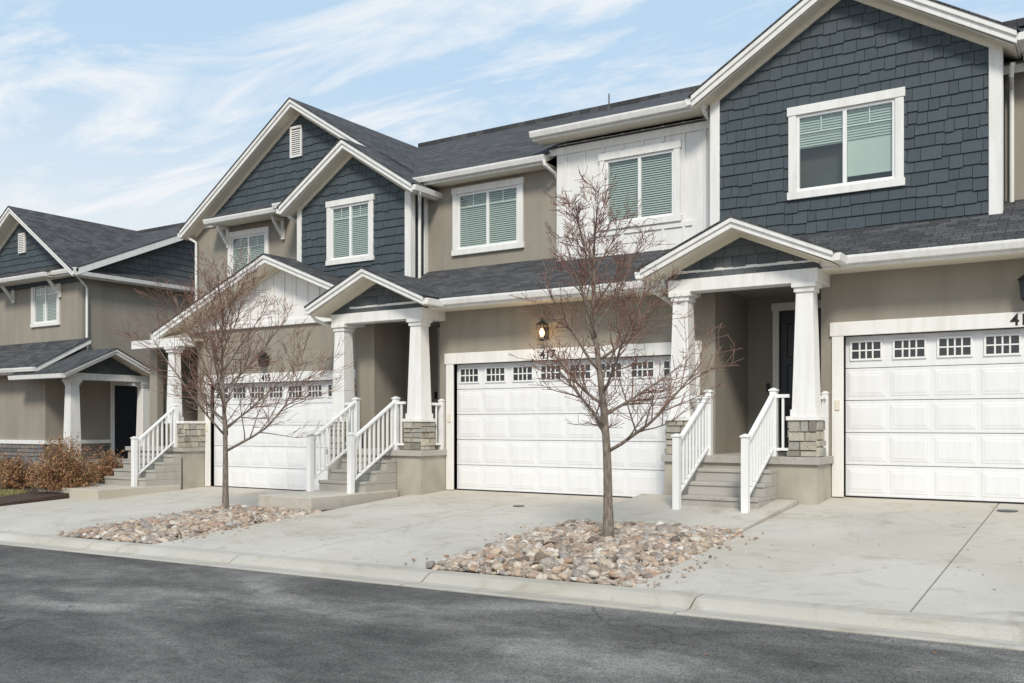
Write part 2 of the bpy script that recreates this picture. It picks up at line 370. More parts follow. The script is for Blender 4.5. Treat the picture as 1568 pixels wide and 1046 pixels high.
def garage(B,xl,Y,zf,W=4.88,H=2.44,trimw=.17):
    t=B('garage_trim','white')
    t.box(xl-trimw,xl,Y-.035,Y+.0,zf,zf+H); t.box(xl+W,xl+W+trimw,Y-.035,Y,zf,zf+H)
    t.box(xl-trimw-.03,xl+W+trimw+.03,Y-.045,Y,zf+H+.001,zf+H+.21)
    t.box(xl-.03,xl,Y+.001,Y+.2,zf,zf+H); t.box(xl+W,xl+W+.03,Y+.001,Y+.2,zf,zf+H); t.box(xl-.03,xl+W+.03,Y+.001,Y+.2,zf+H,zf+H+.03)
    yd=Y+.10; d=B('garage_door','door'); rows=5; cols=8; rh=H/rows; cw=W/cols
    for r in range(rows):
        z0=zf+r*rh+.002+(.012 if r==0 else 0); z1=zf+(r+1)*rh-.002
        d.block((xl,yd,0),(1,0,0),(0,-1,0),0,W,z0,z1,.0,.004,-.03)
        if r<rows-1:
            for c in range(cols):
                a=c*cw+.05; b=(c+1)*cw-.05
                B('garage_door_moulding','door').block((xl,yd,0),(1,0,0),(0,-1,0),a-.015,b+.015,z0+.055,z1-.055,.006,.014,.0005)
                B('garage_door_panel','door').block((xl,yd,0),(1,0,0),(0,-1,0),a+.015,b-.015,z0+.09,z1-.09,.011,.028,.0062)
        else:
            for c in range(cols):
                a=c*cw+.10; b=(c+1)*cw-.10; u0=z0+.14; u1=z1-.10
                f=B('garage_window_frame','vinyl')
                f.box(xl+a-.03,xl+b+.03,yd-.022,yd,u1,u1+.03); f.box(xl+a-.03,xl+b+.03,yd-.022,yd,u0-.03,u0)
                f.box(xl+a-.03,xl+a,yd-.022,yd,u0,u1); f.box(xl+b,xl+b+.03,yd-.022,yd,u0,u1)
                B('garage_window_glass','gglass').box(xl+a,xl+b,yd-.006,yd-.001,u0,u1)
                zm=(u0+u1)/2; f.box(xl+a,xl+b,yd-.018,yd-.007,zm-.011,zm+.011)
                for k in (1,2,3):
                    xx=xl+a+(b-a)*(0,.27,.5,.73)[k]; ww=.012
                    f.box(xx-ww,xx+ww,yd-.017,yd-.007,u0,zm-.0115); f.box(xx-ww,xx+ww,yd-.017,yd-.007,zm+.0115,u1)
    B('garage_door_seal','black').box(xl,xl+W,yd-.01,yd+.02,zf-.0,zf+.014)
    B('garage_dark','dark').box(xl,xl+W,yd+.04,yd+.06,zf,zf+H)
    B('keypad','cream').box(xl-.12,xl-.05,Y-.055,Y-.036,zf+1.32,zf+1.47)
def lamp(name,x,y,z,lit=False):
    e=empty(name); b=MB()
    b.box(x-.05,x+.05,y-.02,y-.001,z-.13,z+.09)
    b.tube([(x,y-.02,z+.02),(x,y-.08,z+.07),(x,y-.14,z+.15),(x,y-.16,z+.19)],[.011]*4,8)
    b.frustum(x,y-.16,z+.12,z+.19,.19,.19,.04,.04); b.box(x-.012,x+.012,y-.172,y-.148,z+.19,z+.23)
    b.frustum(x,y-.16,z-.17,z-.14,.07,.07,.11,.11)
    for sx in(-1,1):
        for sy in(-1,1):
            b.tube([(x+sx*.05,y-.16+sy*.05,z-.14),(x+sx*.075,y-.16+sy*.075,z+.12)],[.007,.007],4)
    emit(b,'lantern_frame',M['black'],e)
    g=MB(); g.frustum(x,y-.16,z-.139,z+.119,.09,.09,.14,.14)
    if not lit: emit(g,'lantern_glass',M['gglass'],e)
    bu=MB(); bu.frustum(x,y-.16,z-.09,z-.01,.035,.035,.07,.07); bu.frustum(x,y-.16,z-.0099,z+.06,.07,.07,.02,.02)
    emit(bu,'bulb',M['bulb'] if lit else M['cream'],e)
    if lit:
        L=bpy.data.lights.new('lamp_bulb_light','POINT'); L.energy=3.5; L.color=(1,.6,.25); L.shadow_soft_size=.05
        o=bpy.data.objects.new('lamp_bulb_light',L); o.location=(x,y-.30,z); COL.objects.link(o); o.parent=e
def text(B,s,x,y,z,size=.22):
    c=bpy.data.curves.new('house_number','FONT'); c.body=s; c.size=size; c.extrude=.006; c.align_x='CENTER'; c.offset=.004
    o=bpy.data.objects.new('house_number',c); o.location=(x,y,z); o.rotation_euler=(math.pi/2,0,0); COL.objects.link(o)
    c.materials.append(M['black']); o.parent=B.e
def railing(name,xr,y0,z0,y1,z1):
    e=empty(name); p=MB()
    def newel(y,zb,zt):
        p.box(xr-.05,xr+.05,y-.05,y+.05,zb,zt); p.frustum(xr,y,zt,zt+.02,.13,.13,.13,.13); p.frustum(xr,y,zt+.02,zt+.05,.13,.13,.03,.03)
    newel(y0,z0,z0+1.08); newel(y1,z1,z1+.98)
    a0,a1=z0+.98,z1+.90; b0,b1=z0+.22,z1+.10
    for (s,t,h,w) in ((a0,a1,.05,.035),(b0,b1,.045,.022)):
        p.prismX([(y0+.05,s),(y1-.05,t),(y1-.05,t+h),(y0+.05,s+h)],xr-w,xr+w)
    n=max(3,int((y1-y0)/.115)); q=MB()
    for i in range(1,n):
        f=i/n; y=y0+(y1-y0)*f; q.box(xr-.016,xr+.016,y-.016,y+.016,b0+(b1-b0)*f+.04,a0+(a1-a0)*f+.005)
    emit(p,'posts_and_rails',M['vinyl'],e,bevel=.004); emit(q,'balusters',M['vinyl'],e)
def railing_x(name,x0,x1,y,zf):
    e=empty(name); p=MB(); p.box(x0,x1,y-.03,y+.03,zf+.88,zf+.93); p.box(x0,x1,y-.02,y+.02,zf+.09,zf+.13)
    n=max(2,int((x1-x0)/.115))
    for i in range(1,n): x=x0+(x1-x0)*i/n; p.box(x-.016,x+.016,y-.016,y+.016,zf+.13,zf+.88)
    emit(p,'rails',M['vinyl'],e)
def stairs(B,xl,xr,yp,zpad,zf,n=4,tread=.29):
    s=B('stair_steps','step'); rise=(zf-zpad)/n
    for i in range(n-1):
        z1=zpad+rise*(i+1); yf=yp-tread*(n-1-i)
        s.box(xl,xr,yf-.02,yp-.001,z1-.05,z1); s.box(xl+.003,xr-.003,yf,yp-.001,z1-rise+(.0 if i else -.3),z1-.051)
def porch(B,xl,xr,yp,yw,zf,zg,ztop,yback,gable_,sh='shake2'):
    B('porch_slab','step').box(xl-.04,xr+.04,yp-.05,yw-.002,zf-.11,zf)
    B('porch_foundation','stucco_d').box(xl,xr,yp,yw-.002,zg-.5,zf-.112)
    column(B,xr-.22,yp+.23,zf,ztop); column(B,xl+.22,yp+.23,zf,ztop)
    b=B('porch_beam','white'); b.box(xl+.02,xr-.02,yp+.08,yp+.38,ztop+.001,ztop+.20)
    b.box(xl+.02,xl+.3,yp+.382,yw,ztop+.001,ztop+.20); b.box(xr-.3,xr-.02,yp+.382,yw,ztop+.001,ztop+.20)
    B('porch_ceiling','stucco').box(xl+.1,xr-.1,yp+.2,yback,ztop+.14,ztop+.17)
    xc,zc,gl,gr,sl,y0,y1=gable_
    gable(B,xc,zc,gl,gr,sl,sl,y0,y1,.15)
    th=.16; zb=ztop+.2
    half=(zc-th-zb)/sl
    xa,xb=max(xc-half,xl),min(xc+half,xr)
    conv=[(xa,zb),(xb,zb),(xb,zb+max(0.001,half-(xb-xc))*sl),(xc,zc-th),(xa,zb+max(0.001,half-(xc-xa))*sl)]
    wall(B('porch_gable_wall','blue'),conv,yp+.14,.1); shakes(B('porch_gable_shakes',sh),conv,yp+.14,row=.15)
    frieze(B,xc,zc,xl,xr,sl,sl,yp+.12,.15,.07)
def downspout(B,pts):
    B('downspout','white').tube(pts,[.036]*len(pts),8)

# ------------------------------------------------------------------ terrain
def zs(X): return -.5+.0134*(max(min(X,25),-40)+.6)
YK0,YK1=7.55,8.25
def grid(mb,x0,x1,y0,y1,zf,nx,ny,th=0):
    vs=[];fs=[]
    for j in range(ny+1):
        for i in range(nx+1):
            x=x0+(x1-x0)*i/nx;y=y0+(y1-y0)*j/ny; vs.append((x,y,zf(x,y)))
    for j in range(ny):
        for i in range(nx):
            a=j*(nx+1)+i; fs.append((a,a+1,a+nx+2,a+nx+1))
    if th:
        def side(idx):
            o=len(vs)
            for k in idx: p=vs[k]; vs.append((p[0],p[1],p[2]-th))
            for k in range(len(idx)-1): fs.append((idx[k],idx[k+1],o+k+1,o+k))
        side([i for i in range(nx+1)]); side([ny*(nx+1)+i for i in range(nx+1)])
        side([j*(nx+1) for j in range(ny+1)]); side([j*(nx+1)+nx for j in range(ny+1)])
    mb.add(vs,fs)
def sheet(name,mat,xs,ys,zf):
    mb=MB(); vs=[(x,y,zf(x,y)) for y in ys for x in xs]; n=len(xs)
    fs=[(j*n+i,j*n+i+1,(j+1)*n+i+1,(j+1)*n+i) for j in range(len(ys)-1) for i in range(n-1)]
    mb.add(vs,fs); return emit(mb,name,M[mat])
def gz(x,y):
    if y<YK1: return zs(x)-.06
    f=min(1,(y-YK1)/6.4)
    fl=-.38+(x+14)*.03 if x>-14 else -.38
    fl=min(fl,.2)
    if x<-20: fl=-.15
    return zs(x)*(1-f)+fl*f-.09
xs=[-600,-200,-80,-60,-40,-30,-25,-22,-20,-18,-16,-14,-12,-10,-8,-6,-4,-2,0,4,8,12,25,60,200,600]
sheet('ground','soil',xs,[-600,-100,-30,0,7,8.25,9,10,11,12,13,14,14.65,18,30,60,200,600],gz)
sheet('street','asphalt',[-600,-200,-40,-20,0,25,200,600],[-8,YK0-.015],lambda x,y:zs(x))
k=MB(); x=-61.2
while x<40:
    x1=x+3.05
    prof=[(YK0,.004),(YK0+.05,.012),(YK0+.28,-.014),(YK0+.36,-.010),(YK0+.43,.035),(YK0+.50,.066),(YK0+.56,.072),(YK1,.072)]
    vs=[];fs=[]
    for xx in (x+.009,x1-.009):
        for (y,z) in prof: vs.append((xx,y,zs(xx)+z))
        for (y,z) in prof: vs.append((xx,y,zs(xx)-.15))
    n=len(prof)
    for i in range(n-1): fs.append((i,i+1,i+1+2*n,i+2*n))
    fs.append(tuple(list(range(n))+list(range(2*n-1,n-1,-1)))); fs.append(tuple([i+2*n for i in list(range(n))+list(range(2*n-1,n-1,-1))]))
    fs.append((0,n,3*n,2*n)); fs.append((n-1,2*n-1,4*n-1,3*n-1))
    k.add(vs,fs); x=x1
emit(k,'kerb',M['kerb'])
UN={4:dict(dx=7.35,fl=.12,YF=14.7),3:dict(dx=0,fl=0,YF=14.7),2:dict(dx=-7.35,fl=-.17,YF=14.7),1:dict(dx=-14.72,fl=-.38,YF=14.9)}
for u,d in UN.items():
    x0,x1=-4.0+d['dx'],.82+d['dx']
    if u==1: x0=-19.35; x1=-13.67
    fl=d['fl'];YF=d['YF']+.2
    zf=lambda x,y:(zs(x)+.072)*(1-(y-YK1)/(YF-YK1))+fl*((y-YK1)/(YF-YK1))
    mb=MB(); xm=x0+2.53 if u!=1 else -16.2; g=.008
    cuts=[YK1+.012,10.45,12.6,YF]
    for (a,b) in ((x0,xm-g),(xm+g,x1)):
        for i in range(3):
            grid(mb,a,b,cuts[i]+(g if i else 0),cuts[i+1]-(g if i<2 else 0),zf,4,4,.15)
    if u==1: grid(mb,x1+.012,-12.6,11.5,YF,zf,2,4,.15)
    emit(mb,'driveway',M['conc'])
    jb=MB(); grid(jb,x0+.02,x1-.02,YK1+.02,YF,lambda x,y:zf(x,y)-.03,4,4); emit(jb,'driveway_joint_filler',M['joint'])

# ------------------------------------------------------------------ main townhouse row
B=Bld('townhouse_row')
def ground_unit(u,num,lit,eavez,porchz,peakz,Zfac=0):
    d=UN[u]; dx=d['dx']; fl=d['fl']; YF=d['YF']
    XL=-6.12+dx; XR=1.23+dx
    gl=-3.56+dx
    wall(B('ground_floor_wall','stucco'),[(XL,fl-.4),(XR,fl-.4),(XR,eavez),(XL,eavez)],YF,.18,
         [(gl,fl-.5,gl+4.88,fl+2.44),(-5.60+dx,porchz,-3.90+dx,3.38)])
    garage(B,gl,YF,fl)
    w=B('porch_recess_wall','stucco'); yb=16.3
    w.box(-5.8+dx,-5.60+dx,YF+.181,yb,porchz-.3,3.45); w.box(-3.90+dx,-3.8+dx,YF+.181,yb,porchz-.3,3.45)
    dw=(-5.04+dx,-4.10+dx); dz=(porchz,porchz+2.46)
    wall(w,[(-5.8+dx,porchz-.3),(-3.8+dx,porchz-.3),(-3.8+dx,3.45),(-5.8+dx,3.45)],yb,.15,[(dw[0],dz[0],dw[1],dz[1])])
    t=B('door_trim','white'); t.box(dw[0]-.11,dw[0],yb-.03,yb+.0,dz[0],dz[1]); t.box(dw[1],dw[1]+.1,yb-.03,yb,dz[0],dz[1]); t.box(dw[0]-.13,dw[1]+.12,yb-.035,yb,dz[1]+.001,dz[1]+.14)
    B('front_door','frontdoor').box(dw[0],dw[1],yb+.05,yb+.1,dz[0]+.02,dz[1])
    for i in range(2):
        for j in range(3):
            B('front_door_panel','frontdoor').block((dw[0],yb+.05,0),(1,0,0),(0,-1,0),.12+i*.40,.44+i*.40,dz[0]+.2+j*.72,dz[0]+.8+j*.72,.012,.02)
    B('porch_floor','step').box(-5.6+dx,-3.9+dx,YF-.001,yb,porchz-.1,porchz-.004)
    porch(B,-6.14+dx,-3.74+dx,13.9,YF,porchz,fl,3.2+Zfac,yb,(-4.93+dx,peakz,-6.42+dx,-3.44+dx,.435,13.6,15.5))
    zpad={2:-.15,3:-.14,4:-.02}[u]
    stairs(B,-5.50+dx,-4.32+dx,13.88,zpad,porchz)
    pad=MB()
    if u==2: pad.box(-5.55+dx,-4.25+dx,11.55,13.86,zpad-.24,zpad); emit(pad,'entry_walk',M['conc'],bevel=.012)
    else:
        zq=lambda x,y: (zs(x)+.072)*(1-(y-YK1)/6.65)+fl*((y-YK1)/6.65)+.03+max(0,(y-12.2))*.02
        grid(pad,-6.51+dx,-4.02+dx,11.5,13.86,zq,2,4,.15); emit(pad,'entry_walk',M['conc'])
    for xr in (-4.40,-5.42): railing('stair_railing',xr+dx,12.70,zpad-.02,13.96,porchz)
    railing_x('porch_railing',-4.35+dx,-4.17+dx,13.96,porchz); railing_x('porch_railing',-5.71+dx,-5.47+dx,13.96,porchz)
    for xx in (-3.82,-6.06):
        p=MB(); p.box(xx-.045+dx,xx+.045+dx,14.60,14.69,porchz,porchz+.95); p.frustum(xx+dx,14.645,porchz+.95,porchz+.99,.12,.12,.04,.04); p.box(xx-.03+dx,xx+.03+dx,14.36,14.6,porchz+.86,porchz+.91); p.box(xx-.02+dx,xx+.02+dx,14.36,14.6,porchz+.09,porchz+.13)
        p.box(xx-.016+dx,xx+.016+dx,14.46,14.49,porchz+.13,porchz+.86)
        o=empty('porch_side_railing'); emit(p,'rail',M['vinyl'],o,bevel=.004)
    B('doorbell','black').box(-5.26+dx,-5.20+dx,yb-.03,yb-.001,porchz+1.05,porchz+1.2)
    text(B,num,gl+2.41-(.26 if u==2 else 0),YF-.047,fl+2.47,.22)
    lamp('wall_lamp',gl+2.44-(.34 if u==2 else 0),YF,fl+2.95,lit)
    downspout(B,[(-6.44+dx,13.75,3.40+Zfac),(-6.42+dx,13.85,3.30+Zfac),(-6.25+dx,14.35,3.12+Zfac),(-6.22+dx,14.62,3.0+Zfac),(-6.22+dx,14.64,2.5+Zfac),(-6.22+dx,14.64,fl+.05)])
ground_unit(4,'421',False,3.6,.74,4.3,.1)
ground_unit(3,'419',False,3.5,.62,4.2,0)
ground_unit(2,'417',True,3.4,.61,4.1,-.08)
shed(B,-6.2,9.2,14.15,3.56,16.0,.5,wall_y=14.7)
shed(B,-13.0,-6.22,14.15,3.47,16.0,.5,wall_y=14.7)
# ---- unit 1 ground
YF=14.9; fl=-.38; gl=-18.28
wall(B('ground_floor_wall','stucco'),[(-20.6,fl-.4),(-13.49,fl-.4),(-13.49,3.4),(-20.6,3.4)],YF,.18,[(gl,fl-.5,gl+4.88,fl+2.44),(-20.3,.56,-18.75,2.95)])
garage(B,gl,YF,fl); text(B,'415',gl+1.95,YF-.047,fl+2.47,.20); lamp('wall_lamp',gl+1.95,YF,fl+2.95)
B('porch_recess_wall','stucco').box(-20.6,-18.5,16.3,16.4,.2,3.2)
B('front_door','frontdoor').box(-19.9,-19.0,16.24,16.29,.56,2.7)
gx,gzp,gsl=-15.88,4.84,.394
gable(B,gx,gzp,-19.75,-12.9,gsl,gsl,14.4,16.6)
tri=[(-19.2,3.42),(-12.95,3.42),(-12.95,gzp-.17-gsl*2.93),(gx,gzp-.17),(-19.2,max(3.421,gzp-.17-gsl*3.32))]
wall(B('board_and_batten_wall','white'),tri,14.88,.15); battens(B('battens','white'),tri,14.88,.36)
B('band_trim','white').box(-19.3,-13.45,14.83,14.9,3.32,3.44)
frieze(B,gx,gzp,-19.3,-13.0,gsl,gsl,14.86,.17,.09)
B('porch_slab','step').box(-20.6,-18.43,14.2,16.3,.46,.56); B('porch_foundation','stucco_d').box(-20.55,-18.47,14.25,16.25,-.8,.459)
stone_faces(B,-18.98,-18.44,14.26,14.88,.56,1.12); B('column_cap','white').box(-19.12,-18.41,14.23,14.89,1.12,1.18)
column(B,-18.97,14.40,1.18,2.95,False,w0=.26,w1=.2)
B('porch_beam','white').box(-20.52,-18.48,14.32,14.6,2.951,3.15); B('porch_ceiling','cream').box(-20.5,-18.5,14.61,16.3,3.1,3.14)
wall(B('porch_gable_wall','stucco'),[(-20.5,3.151),(-18.46,3.151),(-18.46,3.62),(-19.3,3.3),(-19.6,3.2)],14.45,.1)
stairs(B,-19.95,-18.42,14.18,-.28,.56,5,.24)
railing('stair_railing',-18.72,13.14,-.30,14.24,.56)
pad=MB(); pad.box(-20.6,-18.35,12.0,14.1,-.6,-.30); emit(pad,'entry_walk',M['conc'],bevel=.012)

# ---- upper floors
yb=15.3; sl=.61; pc=-3.69; pz=8.12
h=window(B,-4.57,-2.81,4.74,6.24,yb,.125,mode='mixed')
conv=[(-5.89,4.0),(-1.49,4.0),(-1.49,pz-.18-sl*2.2),(pc,pz-.18),(-5.89,pz-.18-sl*2.2)]
wall(B('gable_wall','blue'),conv,yb,.6,[h]); shakes(B('shake_siding','shake'),conv,yb,[h])
gable(B,pc,pz,-6.12,-1.26,sl,sl,14.95,20.0,.18); frieze(B,pc,pz,-5.9,-1.48,sl,sl,yb,.18,.10)
def corner(x0,x1,y,z0,z1,side=True):
    B('corner_board','white').box(x0,x1,y-.04,y+.0,z0,z1)
    if side: B('corner_board','white').box(x1,x1+.02,y-.04,y+.12,z0,z1)
corner(-5.91,-5.74,yb,4.0,6.60,False); corner(-1.65,-1.49,yb,4.0,6.60)
yw=15.6
h=window(B,-8.18,-6.58,4.70,6.13,yw,.12,grille=False)
conv=[(-9.12,4.0),(-5.80,4.0),(-5.80,6.45),(-9.12,6.45)]
wall(B('board_and_batten_wall','white'),conv,yw,.5,[h]); battens(B('battens','white'),conv,yw,.40,.055,[(-8.2,4.68,-6.56,6.15)])
B('band_trim','white').box(-9.12,-5.9,yw-.03,yw-.0,6.25,6.40); B('band_trim','white').box(-8.4,-6.36,yw-.028,yw,4.60,4.698)
shed(B,-9.43,-5.95,15.22,6.66,20.8,.40,wall_y=15.6)
B('roof_rake','white').prismX([(15.24,6.50),(18.5,7.80),(18.5,7.95),(15.24,6.65)],-9.46,-9.432)
ys=15.85
h=window(B,-11.77,-10.03,4.62,6.03,ys,.12)
wall(B('upper_wall','stucco'),[(-12.6,4.0),(-9.1,4.0),(-9.1,6.1),(-12.6,6.1)],ys,.4,[h])
shed(B,-16.7,-9.3,15.5,6.28,20.8,.49,wall_y=15.9)
wall(B('upper_wall','stucco'),[(-1.6,4.0),(9.0,4.0),(9.0,6.4),(-1.6,6.4)],ys,.3)
shed(B,-1.2,9.2,15.5,6.48,20.8,.49,wall_y=15.9)
shed(B,-9.3,-1.1,15.6,6.4,20.8,.46,gut=False)
sl=.63; pc=-14.08; pz=7.22
h=window(B,-14.84,-13.48,4.62,6.04,yb,.115)
conv=[(-15.75,3.8),(-12.47,3.8),(-12.47,pz-.18-sl*1.61),(pc,pz-.18),(-15.75,pz-.18-sl*1.67)]
wall(B('gable_wall','blue'),conv,yb,.55,[h]); shakes(B('shake_siding','shake'),conv,yb,[h])
gable(B,pc,pz,-16.0,-12.17,sl,sl,14.95,16.4,.18); frieze(B,pc,pz,-15.76,-12.46,sl,sl,yb,.18,.10)
corner(-15.77,-15.63,yb,3.8,5.95,False); corner(-12.61,-12.47,yb,3.8,5.98)
B('corner_board','white').box(-12.47,-12.44,15.72,15.849,3.9,6.0)
bp=-16.75; bz=pz+sl*(pc-bp)
yg=16.35; sll=.665
conv=clip_convex([(-20.6,6.36),(-13.0,6.36),(-13.0,9.2),(-20.6,9.2)],[(-30,bz-.18-sll*13.25),(bp,-30),(-5,bz-.18-sl*11.75),(bp,bz-.18)])
wall(B('gable_wall','blue'),conv,yg,.2); shakes(B('shake_siding','shake'),conv,yg)
gable(B,bp,bz,-20.85,-12.17,sll,sl,16.0,26.5,.18); frieze(B,bp,bz,-20.6,-14.5,sll,sl,yg,.18,.10)
h=window(B,-19.37,-17.87,4.55,6.04,yg+.02,.12)
wall(B('upper_wall','stucco'),[(-20.6,3.2),(-15.0,3.2),(-15.0,6.358),(-20.6,6.358)],yg+.02,.3,[h])
B('band_trim','white').box(-20.6,-15.6,yg-.02,yg+.019,6.26,6.38)
shed(B,-19.62,-17.1,15.88,6.32,16.36,.5,.10,wall_y=16.3)
for xx in (-19.35,-17.35):
    w=B('bracket','white'); w.box(xx-.04,xx+.04,16.29,16.36,5.65,6.18); w.box(xx-.04,xx+.04,15.98,16.289,6.10,6.18)
    w.prismX([(16.289,5.70),(16.289,5.82),(16.05,6.10),(15.97,6.10)],xx-.035,xx+.035)
v=B('gable_vent','white'); v.box(-17.08,-17.03,yg-.06,yg-.02,7.66,8.30); v.box(-16.73,-16.68,yg-.06,yg-.02,7.66,8.30); v.box(-17.08,-16.68,yg-.062,yg-.02,8.30,8.36); v.box(-17.08,-16.68,yg-.062,yg-.02,7.60,7.66)
z=7.68
while z<8.28:
    v.add([(-17.03,yg-.055,z),(-16.73,yg-.055,z),(-16.73,yg-.025,z+.045),(-17.03,yg-.025,z+.045)],[(0,1,2,3)]); z+=.05
B('gable_vent_back','dark').box(-17.03,-16.73,yg-.024,yg-.02,7.66,8.30)
sw=B('rear_wall','stucco'); sw.box(-20.6,-20.4,15.081,25.8,-.8,3.2); sw.box(-20.6,-20.4,16.671,25.8,3.2,6.35); sw.box(-20.4,9.0,25.6,25.8,-.8,6.3); sw.box(8.8,9.0,14.9,25.6,-.5,6.3)
B('roof_rear_slope','shx').prismX([(20.8,8.88),(26.3,6.2),(26.3,6.35),(20.8,9.03)],-16.7,9.2)
downspout(B,[(-6.0,15.16,6.55),(-6.0,15.18,6.46),(-5.98,15.40,6.34),(-5.98,15.5,6.28),(-5.98,15.53,6.1),(-5.98,15.53,4.15)])
downspout(B,[(-9.32,15.42,6.18),(-9.30,15.44,6.08),(-9.22,15.70,5.95),(-9.2,15.78,5.85),(-9.2,15.78,4.1)])
downspout(B,[(-12.10,15.1,5.95),(-12.12,15.15,5.85),(-12.36,15.45,5.72),(-12.40,15.5,5.6),(-12.40,15.5,4.0)])
downspout(B,[(-20.75,16.1,6.15),(-20.75,16.15,6.05),(-20.55,16.28,5.9),(-20.55,16.28,5.7),(-20.55,16.28,3.2)])
downspout(B,[(-1.35,15.4,6.35),(-1.38,15.5,6.2),(-1.40,15.78,6.1),(-1.40,15.8,5.9),(-1.40,15.8,4.4)])
downspout(B,[(-15.95,15.1,5.95),(-15.95,15.15,5.85),(-15.85,15.4,5.7),(-15.85,15.45,5.5),(-15.85,15.45,4.6)])
p=B('roof_vent_pipe','steel'); p.tube([(-9.85,19.2,7.9),(-9.85,19.2,8.35)],[.05,.05],10); p.tube([(-9.85,19.2,8.0),(-9.85,19.2,8.1)],[.14,.06],10); p.tube([(-9.85,19.2,8.1),(-9.85,19.2,8.65)],[.016,.016],6)
B.finish()

# ------------------------------------------------------------------ left building
B=Bld('townhouse_row')
Xs=-24.9
wall(B('ground_floor_wall','stucco'),[(-40,-.5),(Xs,-.5),(Xs,2.75),(-40,2.75)],14.7,.2)
stone_faces(B,-40,Xs+.03,14.66,14.7,-.4,.55,'stone_b',('f',))
B('stone_sill','white').box(-40,Xs+.08,14.62,14.7,.552,.66)
h=window(B,-27.45,-26.0,4.0,5.35,15.8,.11)
wall(B('upper_wall','stucco'),[(-40,2.8),(Xs,2.8),(Xs,5.2),(-40,5.2)],15.8,.3,[h])
g0=-27.8; gz0=7.57
conv=[(-31,5.2),(Xs,5.2),(Xs,max(5.21,gz0-.18-.67*(Xs-g0))),(g0,gz0-.18),(-31,5.25)]
wall(B('gable_wall','blue'),conv,15.72,.2); shakes(B('shake_siding','shake'),conv,15.72)
gable(B,g0,gz0,-31.0,-24.6,.67,.67,15.3,19.6,.18); frieze(B,g0,gz0,-31,-25,.67,.67,15.72,.18,.1)
shed(B,-40,-24.5,15.45,5.5,20.8,.44,wall_y=15.8)
B('roof_rear_slope','shx').prismX([(20.8,7.85),(26.3,5.3),(26.3,5.45),(20.8,8.0)],-40,-24.5)
B('roof_rake','white').prismX([(15.35,5.26),(20.8,7.66),(20.8,7.86),(15.35,5.46)],-24.53,-24.49)
shed(B,-28.6,-25.7,15.25,5.45,15.72,.5,.1,wall_y=15.7)
for xx in (-28.4,-25.95):
    w=B('bracket','white'); w.box(xx-.04,xx+.04,15.72,15.79,4.8,5.3); w.prismX([(15.719,4.85),(15.719,4.97),(15.45,5.28),(15.35,5.28)],xx-.035,xx+.035)
v=B('gable_vent','white'); v.box(-27.95,-27.6,15.64,15.70,6.25,6.85)
for i in range(10): B('gable_vent_slots','dark').box(-27.91,-27.64,15.635,15.645,6.30+i*.053,6.315+i*.053)
shed(B,-40,-24.55,14.25,2.66,15.85,.55,wall_y=14.7)
downspout(B,[(-24.75,15.45,5.35),(-24.82,15.7,5.2),(-24.84,15.9,5.0),(-24.84,15.9,2.9)])
CUR[0]=Matrix.Rotation(math.pi/2,4,'Z')
L=24.9
wall(B('side_wall','stucco'),[(15.8,2.4),(26,2.4),(26,5.32),(15.8,5.32)],L,.2)
wall(B('side_gable_wall','blue'),[(15.8,5.4),(26,5.4),(20.8,7.65)],L+.0,.2); shakes(B('side_shakes','shake2'),[(15.9,5.40),(26,5.40),(20.8,7.62)],L)
B('band_trim','white').box(15.75,26,L-.05,L+.05,5.28,5.43)
wall(B('side_wall','stucco'),[(14.9,-.5),(26,-.5),(26,2.398),(14.9,2.398)],L+.0,.2,[(16.8,.1,17.65,2.25)])
wall(B('side_wall','stucco'),[(14.7,2.4),(15.79,2.4),(15.79,3.3)],L+.0,.2)
stone_faces(B,14.72,16.65,L-.04,L,-.4,.55,'stone_b',('f',)); B('stone_sill','white').box(14.71,16.65,L-.08,L,.553,.659)
stone_faces(B,17.8,25.9,L-.04,L,-.4,.55,'stone_b',('f',)); B('stone_sill','white').box(17.8,25.9,L-.08,L,.552,.66)
B('door_trim','white').box(16.68,16.8,L-.04,L,.1,2.36); B('door_trim','white').box(17.65,17.77,L-.04,L,.1,2.36); B('door_trim','white').box(16.8,17.65,L-.04,L,2.25,2.36)
B('front_door','frontdoor').box(16.8,17.65,L+.05,L+.1,.1,2.25)
gable(B,15.65,3.16,14.15,17.15,.47,.47,23.1,25.6,.14)
conv=[(14.5,2.5),(16.8,2.5),(15.65,3.0)]
wall(B('porch_gable_wall','blue'),conv,23.5,.1); shakes(B('porch_gable_shakes','shake2'),conv,23.5)
B('porch_beam','white').box(14.45,16.95,23.4,23.7,2.3,2.48)
B('porch_slab','step').box(14.3,17.9,23.3,L-.09,-.05,.1); B('porch_foundation','stucco_d').box(14.35,17.85,23.35,L-.1,-.6,-.051)
column(B,14.65,23.55,.1,2.3,False); column(B,16.85,23.55,.1,2.3,False)
CUR[0]=Matrix.Identity(4)
B.finish()

